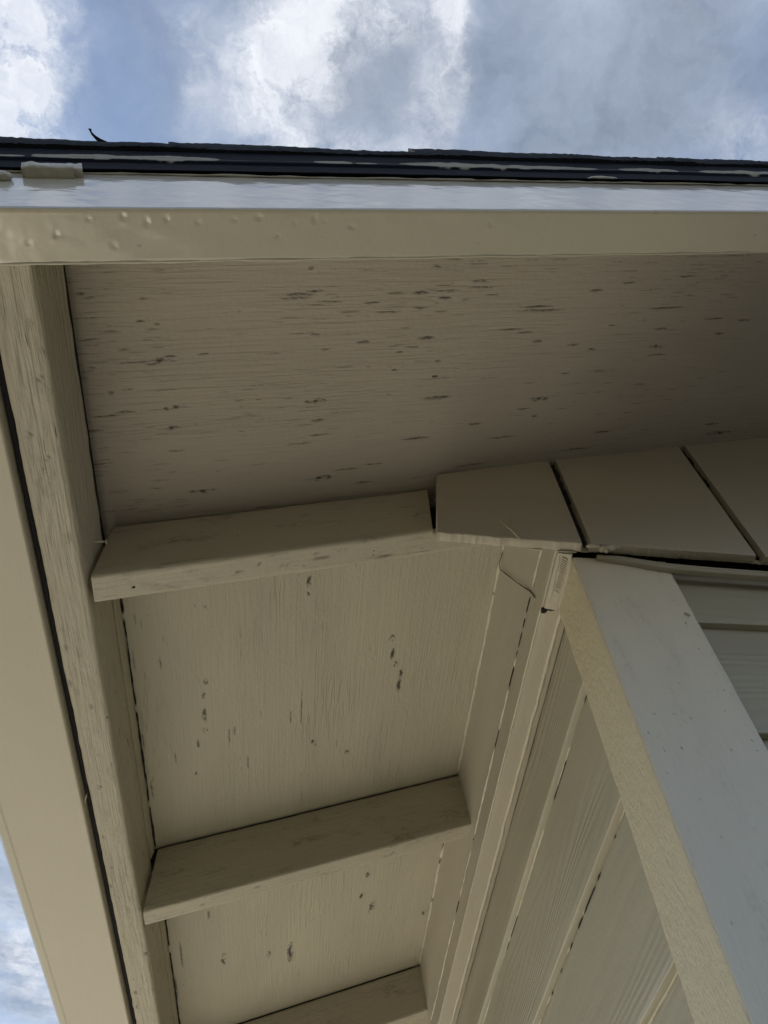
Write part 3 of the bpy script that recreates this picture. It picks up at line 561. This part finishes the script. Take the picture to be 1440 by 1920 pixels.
# nail and knot square on first rafter, thin dark joints
V, F, sm = bead([(0, 0, 0), (0.0165, 0.0, 0.0)], 0.0011, 3, seg=10, ds=0.002, lump=0, wob=0)
hv = []
for k, (x, r_) in enumerate(((0.0158, .0012), (0.0160, .0026), (0.0170, .0027), (0.0174, .0012))):
    for j in range(12): hv.append((x, r_ * math.cos(j * math.pi / 6), r_ * math.sin(j * math.pi / 6)))
hf = [(i * 12 + j, i * 12 + (j + 1) % 12, (i + 1) * 12 + (j + 1) % 12, (i + 1) * 12 + j) for i in range(3) for j in range(12)] + [tuple(range(12))[::-1], tuple(range(36, 48))]
o = put(join([(V, F, sm), (hv, hf, [True] * len(hf))]), 'nail', M['nail'], Matrix.Translation((-0.2500, 0.4900, 0.6640)) @ Matrix.Rotation(R(-4), 4, 'Y'), house); o['label'] = 'bright nail sticking out of the fascia'
o = put(join([lump((-0.0005, 0.5312, CB - .0001), 0.0016, 61, (1.2, 1, .35), .5)]), 'nail_hole', M['shade'], FD, house); o['label'] = 'dark lump standing in for the shade of a nail hole in the underside of the nearest rafter'

# blocking between rafters over the side wall, frieze trim, beads
def blk(a, b_, seed):
    return extrude([(-0.2410, zc(CD_ - .0012, .241)), (-0.2560, 0.7500), (-0.290, 0.7500), (-0.290, zc(CD_ - .0012, .29))], a, b_, dx=0.006, fine=2.4, r=0.0012, dmax=0.006, jit=0.0005, jf=30, ret=True, seed=seed)
for k, (a, b_) in enumerate(((0.5302, HY),)):
    put(join([blk(a, b_, 350 + k)]), 'frieze_block', M['trim'], FY, house)
put(join([extrude([(-0.2545, 0.7090), (-0.2545, 0.7560), (-0.2725, 0.7560), (-0.2725, 0.7090)], 0.5035, 0.5890, dx=0.006, r=0.0018, dmax=0.006, jit=0.0005, jf=25, seed=360, ret=True), extrude([(-0.2545, 0.7090), (-0.2545, 0.7560), (-0.290, 0.7560), (-0.290, 0.7090)], 0.5885, HY, dx=0.006, fine=2.4, r=0.0018, dmax=0.006, jit=0.0005, jf=25, seed=360, ret=True)]), 'frieze_trim', M['trim'], FY, house)
bd = []
def zdeck(x): return zc(CD_, x)
bd.append(bead([(0.5325, -0.2402, zdeck(.2402) - .0016), (1.110, -0.2402, zdeck(.2402) - .0016)], 0.0026, 71, lump=.6, wob=.0008))
bd.append(bead([(1.150, -0.2402, zdeck(.2402) - .0016), (1.757, -0.2402, zdeck(.2402) - .0016)], 0.0026, 72, lump=.9, wob=.0012))
bd.append(bead([(0.528, -0.2543, 0.7566), (0.60, -0.2543, 0.7566)], 0.0018, 73, lump=.7))
for a, b_, s_ in ((0.640, 0.648, 74), (0.716, 0.735, 75), (0.775, .86, 79), (0.90, 1.11, 76), (1.15, 1.29, 77), (1.35, 1.74, 78), (1.8, 2.2, 73)):
    bd.append(bead([(a, -0.2547, 0.7562), (b_, -0.2547, 0.7562)], 0.0020, s_, lump=.8, wob=.0010))
bd.append(bead([(0.59, -0.2548, 0.7095), (2.4, -0.2548, 0.7095)], 0.0015, 79, lump=.3))
bd.append(bead([(0.585, -0.2795, 0.7092), (2.4, -0.2795, 0.7092)], 0.0030, 80, lump=.35, wob=.0007))
put(join(bd), 'caulk_bead', M['caulk'], FY, house)
for i, (a, b_, r_) in enumerate(((0.546, 0.640, .0012), (0.648, 0.80, .0009), (0.81, 1.00, .0011), (1.01, 1.112, .0014), (1.149, 1.40, .0012), (1.42, 1.758, .0013))):
    put(join([bead([(a, 0.2462, zc(0.7632, -.2462)), (b_, 0.2462, zc(0.7632, -.2462))], r_, 240 + i, seg=6, ds=.003, lump=.7, wob=.0005)]), 'gap_shade', M['shade'], FY, house)  # dark beads for the dirty, shaded line where filler meets deck

# side wall lap siding (local y = -X)
def lapside(name, F, ybutt, yin, zb, zt, a, b_, mat, seed):
    return put(extrude([(ybutt, zb), (yin, zt), (yin - 0.010, zt), (yin - 0.004, zb + .0004)], a, b_, dx=0.01, fine=2.0, r=[.0012, .0004, .0004, .0004], dmax=0.01, jit=0.0005, jf=12, seed=seed), name, mat, F, house)
zb = 0.598; zt = 0.7088; k = 0
while zt > GZ + 0.1:
    lapside('side_siding', FY, -0.2800, -0.2895, max(zb, GZ + .02), zt, 0.5265 + 0.0605, HY, M['siding'], 400 + k)
    zt = zb + .0012; zb -= 0.147; k += 1
bs = []
for (zz_, segs) in ((0.5985, ((0.59, 0.624), (0.70, 0.78), (0.86, 1.18), (1.30, 2.2))), (0.4515, ((0.59, 0.64), (0.78, 0.80), (0.86, .88), (0.97, 1.0), (1.03, 1.6))), (0.3045, ((0.59, 1.4),))):
    for i, (a, b_) in enumerate(segs): bs.append(bead([(a, -0.2890, zz_ + .0006), (b_, -0.2890, zz_ + .0006)], 0.0017, 90 + i, lump=.3, wob=.0004))
put(join(bs), 'caulk_bead', M['caulk'], FY, house)

dj = []
for (zz_, xx_, segs) in ((0.5972, .2893, ((0.592, 0.632), (0.727, 0.803), (1.06, 1.12), (1.13, 1.155), (1.20, 1.205))), (0.4502, .2893, ((0.655, 0.662), (0.718, 0.734), (0.742, 0.795), (0.800, 0.826), (0.832, 0.838), (0.852, 0.868), (0.905, .922), (.96, .972))),
                         (0.7568, .2543, ((0.612, 0.64), (0.647, 0.668), (0.672, 0.70), (0.705, 0.716), (0.735, 0.775), (0.79, 0.80), (0.86, .90), (.95, .958), (1.12, 1.126), (1.3, 1.34))),
                         (0.876, .2395, ((0.70, 0.735), (0.80, .83), (1.15, 1.34), (1.36, 1.44), (1.50, 1.56)))):
    for i, (a, b_) in enumerate(segs): dj.append(bead([(a, -xx_, zz_), (b_, -xx_, zz_)], 0.0009, 190 + i, seg=6, ds=.003, lump=.4, wob=.0003))
for q_ in dj: put(join([q_]), 'gap_shade', M['shade'], FY, house)  # dark beads standing in for the shade inside the seam cracks
# corner board: one L-shaped board, sides of rough sawn wood
o = put(extrude([(0.2735, 0.5080), (0.3820, 0.5080), (0.3820, 0.5290), (0.2960, 0.5290), (0.2960, 0.5865), (0.2735, 0.5865)], GZ + .02, 0.6985, dx=0.0, r=[.0022, .0015, .001, .001, .001, .0015], dmax=0.004, jit=0.0006, jf=45, seed=500) if False else
        (lambda V, F, sm: mesh('m', V, F, sm))(*(lambda r_: (np.column_stack([-r_[0][:, 0], r_[0][:, 1], r_[0][:, 2]]), [f[::-1] for f in r_[1]], r_[2]))(
            extrude([(0.2735, 0.5080), (0.3820, 0.5080), (0.3820, 0.5290), (0.2960, 0.5290), (0.2960, 0.5865), (0.2735, 0.5865)], -0.7010, -(GZ + .02), dx=0.004, fine=0.0, r=[.0022, .0015, .001, .001, .001, .0015], dmax=0.004, jit=0.0006, jf=45, seed=500, ret=True))),
        'corner_board', M['corner'], FZ, house)
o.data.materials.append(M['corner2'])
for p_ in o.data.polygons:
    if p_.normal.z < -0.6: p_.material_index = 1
o['label'] = 'upright corner board of rough sawn wood, its right face bluish with sky light'
# gable wall siding
def lapgable(zb, zt, seed):
    V, F, sm = extrude([(0.5140, zb), (0.5230, zt), (0.5330, zt), (0.5270, zb + .0004)], 0.3826, 6.0, dx=0.008, fine=1.2, r=[.0012, .0004, .0004, .0004], dmax=0.01, jit=0.0005, jf=12, seed=seed, ret=True)
    return put(mesh('m', V, F, sm), 'gable_siding', M['siding'], FX, house)
zb = 0.6050; zt = 0.699; k = 0
while zt > GZ + 0.1:
    lapgable(max(zb, GZ + .02), zt, 520 + k); zt = zb + .0012; zb -= 0.147; k += 1
# grooved gable panel, sawn edge along its bottom
def zbot(x): return 0.7116 - 0.0404 * (x - 0.1167)
def panel():
    y0, y1 = 0.4898, 0.5022; gv = [0.2868, 0.4865, 0.6865, 0.8865, 1.0865, 1.2865, 1.4865, 1.6865, 1.8865, 2.0865, 2.2865, 2.4865, 2.6865]; gw = 0.0054; gd = 0.0112
    xs = [0.1167]
    x = 0.1167
    while x < 2.88:
        step = 0.004 if x < 0.75 else 0.02
        nx_ = x + step
        for g in gv:
            for e in (g - gw, g - gw + .0008, g + gw - .0008, g + gw):
                if x < e < nx_ - 1e-6: xs.append(e)
        xs.append(nx_); x = nx_
    xs = sorted(set(np.round(xs, 5)))
    V = []; F = []; rows = 26
    def dep(x):
        for g in gv:
            d = abs(x - g)
            if d <= gw - .0007: return gd
        return 0.0
    rs = np.random.RandomState(8)
    zj = 0.0026 * fbm(np.array(xs) * 70, np.array(xs) * 0, 610) + 0.0020 * fbm(np.array(xs) * 330, np.array(xs) * 0, 611)
    for i, x in enumerate(xs):
        zb_ = zbot(x) + zj[i]; zt_ = zc(CD_ - 0.0003, x)
        dd = dep(x)
        for r_ in range(rows):
            f_ = (r_ / (rows - 1)) ** 1.3; z = zb_ + (zt_ - zb_) * f_
            y = y0 + dd + 0.0007 * float(fbm(np.array([x * 25.]), np.array([z * 25.]), 620)[0])
            if r_ == 0 and dd == 0: y += 0.0009; 
            V.append((x, y, z + (0.0 if r_ else 0.0002)))
        V.append((x, y1, zt_)); V.append((x, y1, zb_ + 0.0008 * float(fbm(np.array([x * 80.]), np.array([0.]), 9)[0]) + .0006))
        for q_ in (0.66, 0.33):
            V.append((x, y1 * q_ + (y0 + dd + .0006) * (1 - q_), zb_ + 0.0009 * float(fbm(np.array([x * 200.]), np.array([q_ * 7]), 13)[0]) - .0002))
    n_ = rows + 4
    for i in range(len(xs) - 1):
        for j in range(n_):
            k = (j + 1) % n_; F.append((i * n_ + j, (i + 1) * n_ + j, (i + 1) * n_ + k, i * n_ + k))
    F.append(tuple(range(n_))[::-1]); F.append(tuple((len(xs) - 1) * n_ + j for j in range(n_)))
    V = [(x + (0.0008 + 0.0092 * max(0, (z - zbot(.117)) / .115)) * max(0, 1 - (x - .1167) / .08), y, z) for x, y, z in V]   # its left end is cut out of plumb
    me = mesh('m', V, F); bm = bmesh.new(); bm.from_mesh(me); bmesh.ops.recalc_face_normals(bm, faces=bm.faces); bm.to_mesh(me); bm.free()
    return me
o = put(panel(), 'gable_panel', M['panel'], FX, house); o['label'] = 'gable panel with vertical grooves hanging above the corner board'
gx_ = []
for g_, (f0, wl, wr) in zip((0.2868, 0.4865, 0.6865, 0.8865, 1.0865), ((0.50, .0040, .0036), (0.62, .0042, .0040), (.5, .004, .004), (.5, .004, .004), (.5, .004, .004))):
    zt_ = zc(CD_ - 0.001, g_); zb_ = zbot(g_); zs_ = zb_ + (zt_ - zb_) * f0
    gx_.append(extrude(rect(g_ - wl, g_ + wr, 0.4955, 0.5005), -zt_, -zs_, dx=.004, r=.0004, dmax=.004, jit=.0022, jf=160, ret=True, seed=640))
    gx_.append(extrude(rect(g_ + .0002, g_ + wr, 0.4975, 0.5006), -zs_, -zb_ - .006, dx=.004, r=.0004, dmax=.004, jit=.0006, jf=160, ret=True, seed=641))
V, F, sm = zip(*gx_); gx2 = [(np.column_stack([-v[:, 0], v[:, 1], v[:, 2]]), [f[::-1] for f in f_], q_) for v, f_, q_ in gx_]
for k in range(0, len(gx2), 2): put(join(gx2[k:k + 2]), 'gap_shade', M['shade'], FZ, house)  # dark inserts standing in for the shade deep in the panel grooves
# ragged caulk in the foot of the panel and round the first groove
put(join([lump((0.3035, 0.4925, 0.6990), 0.0046, 81, (1.2, .8, .7), .7), lump((0.311, 0.490, 0.6980), 0.0040, 82, (1.3, .7, .8), .9), lump((0.2935, 0.4915, 0.7020), 0.0034, 89, (2.0, .7, .5), .7), lump((0.3165, 0.4905, 0.701), 0.0030, 83, (1, .8, 1.4), .7), lump((0.307, 0.4915, 0.6955), 0.0026, 84, (.8, .8, 1.8), .6), lump((0.2985, 0.4925, 0.7025), 0.0026, 85, (1.6, .7, .7), .5),
          lump((0.2665, 0.503, 0.7048), 0.0022, 86, (5, .6, .5), .4), lump((0.232, 0.503, 0.7065), 0.0018, 87, (4, .6, .5), .4), lump((0.322, 0.492, 0.703), 0.002, 88, (1.2, .7, 1.2), .7)]), 'caulk_lump', M['caulk'], FX, house)['label'] = 'ragged lumps of caulk at the foot of the first panel groove'
# sagging trim strip under the panel
def strip():
    X = np.linspace(0.300, 1.6, 320); top = np.interp(X, [0.300, 0.327, 0.379, 0.43, 0.494, 0.8, 1.6], [0.7010, 0.7000, 0.6905, 0.6868, 0.6840, 0.678, 0.670]); hh = np.interp(X, [0.300, 0.33, 0.379, 1.6], [0.0045, 0.009, 0.0105, 0.0115])
    V = []; F = []
    for i, x in enumerate(X):
        t_, b_ = top[i], top[i] - hh[i]; md = (t_ + b_) / 2
        V += [(x, 0.5015, t_ - .0008), (x, 0.5008, t_ - .0025), (x, 0.5010, md + .0008), (x, 0.5022, md), (x, 0.5008, md - .0008), (x, 0.5008, b_ + .001), (x, 0.5020, b_), (x, 0.5078, b_), (x, 0.5078, t_)]
    n_ = 9
    for i in range(len(X) - 1):
        for j in range(n_):
            k = (j + 1) % n_; F.append((i * n_ + j, (i + 1) * n_ + j, (i + 1) * n_ + k, i * n_ + k))
    F.append(tuple(range(n_))[::-1]); F.append(tuple((len(X) - 1) * n_ + j for j in range(n_)))
    me = mesh('m', V, F); bm = bmesh.new(); bm.from_mesh(me); bmesh.ops.recalc_face_normals(bm, faces=bm.faces); bm.to_mesh(me); bm.free(); return me
o = put(strip(), 'trim_strip', M['trim'], FX, house); o['label'] = 'thin ridged trim strip sagging below the gable panel'
# short moulding offcut above the siding at the corner, ribbed with caulk, and the hole at its end
put(join([extrude([(-0.2562, 0.7030), (-0.2562, 0.7090), (-0.2730, 0.7088), (-0.2730, 0.7000)], 0.5040, 0.5860, dx=0.003, r=0.0016, dmax=0.003, jit=0.0007, jf=90, ret=True, seed=700)]
         + [bead([(0.5085 + 0.0030 * i, -0.2615, 0.7018), (0.5125 + 0.0030 * i, -0.2690, 0.7004)], 0.0011, 710 + i, ds=0.0012, lump=.3, wob=.0002) for i in range(17)]
         + [bead([(0.508, -0.2592, 0.7025), (0.584, -0.2600, 0.7030)], 0.0018, 731, lump=.4), bead([(0.508, -0.2722, 0.7006), (0.584, -0.2735, 0.7010)], 0.0024, 732, lump=.5)]), 'moulding_offcut', M['trim'], FY, house)['label'] = 'short ribbed moulding piece tucked between corner board and frieze'
o = put(join([lump((0.5935, -0.2585, 0.7088), 0.0040, 740, (1.3, 1.0, .9), .3), lump((0.5905, -0.2655, 0.7072), 0.0030, 741, (.8, 2.2, .6), .3)]), 'hole_shade', M['shade'], FY, house); o['label'] = 'small dark lumps standing in for the shade of the hole at the end of the moulding piece'

# inside of the walls and roof, dark so that joints read as open
def prism(poly, y0, y1, name, mat):
    n_ = len(poly); V = [(x, y0, z) for x, z in poly] + [(x, y1, z) for x, z in poly]
    F = [tuple(range(n_)), tuple(range(2 * n_ - 1, n_ - 1, -1))] + [(i, i + n_, (i + 1) % n_ + n_, (i + 1) % n_) for i in range(n_)]
    me = mesh('m', V, F); bm = bmesh.new(); bm.from_mesh(me); bmesh.ops.recalc_face_normals(bm, faces=bm.faces); bm.to_mesh(me); bm.free()
    return put(me, name, mat, FX, house)
XR = 2.9
prism([(0.300, GZ + .01), (5.50, GZ + .01), (5.50, zc(0.762, .30)), (XR, zc(0.762, XR)), (0.300, zc(0.762, .300))], 0.5335, HY - .02, 'wall_core', M['core'])
# far slope of the roof, right of the ridge
rz = zc(0.803, XR); slope = math.tan(AL)
prism([(XR - .02, rz), (XR - .02, rz - .04), (6.1, rz - .04 - slope * 3.2), (6.1, rz - slope * 3.2)], 0.1222, HY + .3, 'far_roof', M['shingle'])

# small hair cracks and thread on the first frieze block
th = bead([(0.2392, 0.6270, 0.8715), (0.2388, 0.6480, 0.8730), (0.2395, 0.6540, 0.8655), (0.2482, 0.6225, 0.7940), (0.2530, 0.6060, 0.7590), (0.2540, 0.5960, 0.7340)], 0.00075, 801, seg=6, ds=0.002, lump=.5, wob=.0008)
o = put(join([th]), 'loose_thread', M['string'], FX); tag(o, 'thin dark thread hanging across the pale frieze block near the corner', 'thread')
# straws caught under the panel
s1 = bead([(0.1885, 0.4790, 0.7270), (0.2000, 0.4820, 0.7135), (0.2110, 0.4880, 0.7020)], 0.0010, 811, seg=6, ds=0.002, lump=.3, wob=.0008)
tag(put(join([s1]), 'straw', M['straw'], FX), 'longer pale straw poking down over the sawn foot of the gable panel', 'straw')
s2 = bead([(0.2030, 0.4800, 0.7330), (0.1995, 0.4815, 0.7245), (0.1962, 0.4825, 0.7195)], 0.0008, 812, seg=6, ds=0.002, lump=.3, wob=.0006)
tag(put(join([s2]), 'straw', M['straw'], FX), 'shorter straw crossing the top of the longer one under the panel', 'straw')
s3 = bead([(0.3700, 0.5062, 0.6105), (0.3760, 0.5064, 0.6060)], 0.0007, 813, seg=6, ds=0.001, lump=.5, wob=.0006)
tag(put(join([s3]), 'straw', M['straw'], FX), 'tiny brown sliver stuck to the right edge of the corner board', 'straw')

# ================================================================== gutter
gut = empty('gutter', (-0.34, 0.15, 0.61)); tag(gut, 'smooth beige metal gutter hanging outside the wooden eave fascia', 'gutter')
# local y = -X
gp = [(0.2892, 0.7020), (0.2892, 0.6105), (0.2905, 0.6090), (0.3860, 0.6090), (0.3885, 0.6103), (0.3905, 0.6092), (0.4000, 0.6112), (0.4090, 0.6210), (0.4125, 0.6400), (0.4120, 0.6600), (0.4060, 0.6780), (0.4170, 0.7000), (0.4150, 0.7020)]
th_ = 0.0010
def gutter_profile():
    P = np.array(gp); tg = np.gradient(P, axis=0); nr = np.stack([-tg[:, 1], tg[:, 0]], 1); nr /= np.linalg.norm(nr, axis=1)[:, None]
    c_ = np.array([0.35, 0.68]); sgn = np.sign(np.sum(nr * (c_ - P), 1)); inner = P + nr * sgn[:, None] * th_
    return [tuple(p) for p in P] + [tuple(p) for p in inner[::-1]]
o = put(extrude(gutter_profile(), 0.150, HY + .25, dx=0.012, fine=2.6, r=0.0004, dmax=0.004, jit=0.0003, jf=7, seed=900), 'gutter_trough', M['gutter'], FY, gut)
V = [(0.1495, y, z) for y, z in gp] + [(0.1480, y, z) for y, z in gp]; n_ = len(gp)
F = [tuple(range(n_)), tuple(range(2 * n_ - 1, n_ - 1, -1))] + [(i, i + n_, (i + 1) % n_ + n_, (i + 1) % n_) for i in range(n_)]
put(mesh('m', V, F), 'end_cap', M['gutter'], FY, gut)
# roof apron closing the space between fascia and gutter
put(extrude(rect(0.150, HY + .25, CD_ - .012, CD_ + .0115), -0.115, -0.0515, dx=.05, dmax=5, r=0, jit=0), 'eave_board', M['core'], FD, house)
# leaf scrap caught in the gap
V = [(-0.2838, 0.838, 0.616), (-0.2868, 0.846, 0.6135), (-0.2880, 0.860, 0.612), (-0.2862, 0.852, 0.6118), (-0.2845, 0.845, 0.6150)]
V2 = [(a, b_, c_ + .0006) for a, b_, c_ in V]
me = mesh('m', V + V2, [(4, 3, 2, 1, 0), (5, 6, 7, 8, 9)] + [(i, (i + 1) % 5, (i + 1) % 5 + 5, i + 5) for i in range(5)])
tag(put(me, 'leaf_scrap', M['straw'], FX), 'pale pointed leaf scrap caught in the dark gap beside the gutter', 'leaf')

# pieces that belong to one board ride on that board
def ride(child, par):
    child.parent = par; child.matrix_parent_inverse = par.matrix_basis.inverted()
ob = bpy.data.objects
ride(ob['nail_hole'], ob['rafter_tail']); ride(ob['nail'], ob['eave_fascia'])
for o_ in [o for o in ob if o.name.startswith('paint_bead')]: ride(o_, ob['rake_board'])
for o_ in [o for o in ob if o.name.startswith('hardened_filler')]: ride(o_, ob['rake_board'])
ride(ob['caulk_lump'], ob['gable_panel']); ride(ob['hole_shade'], ob['moulding_offcut']); ride(ob['shingle_flake'], ob['shingle_course'])
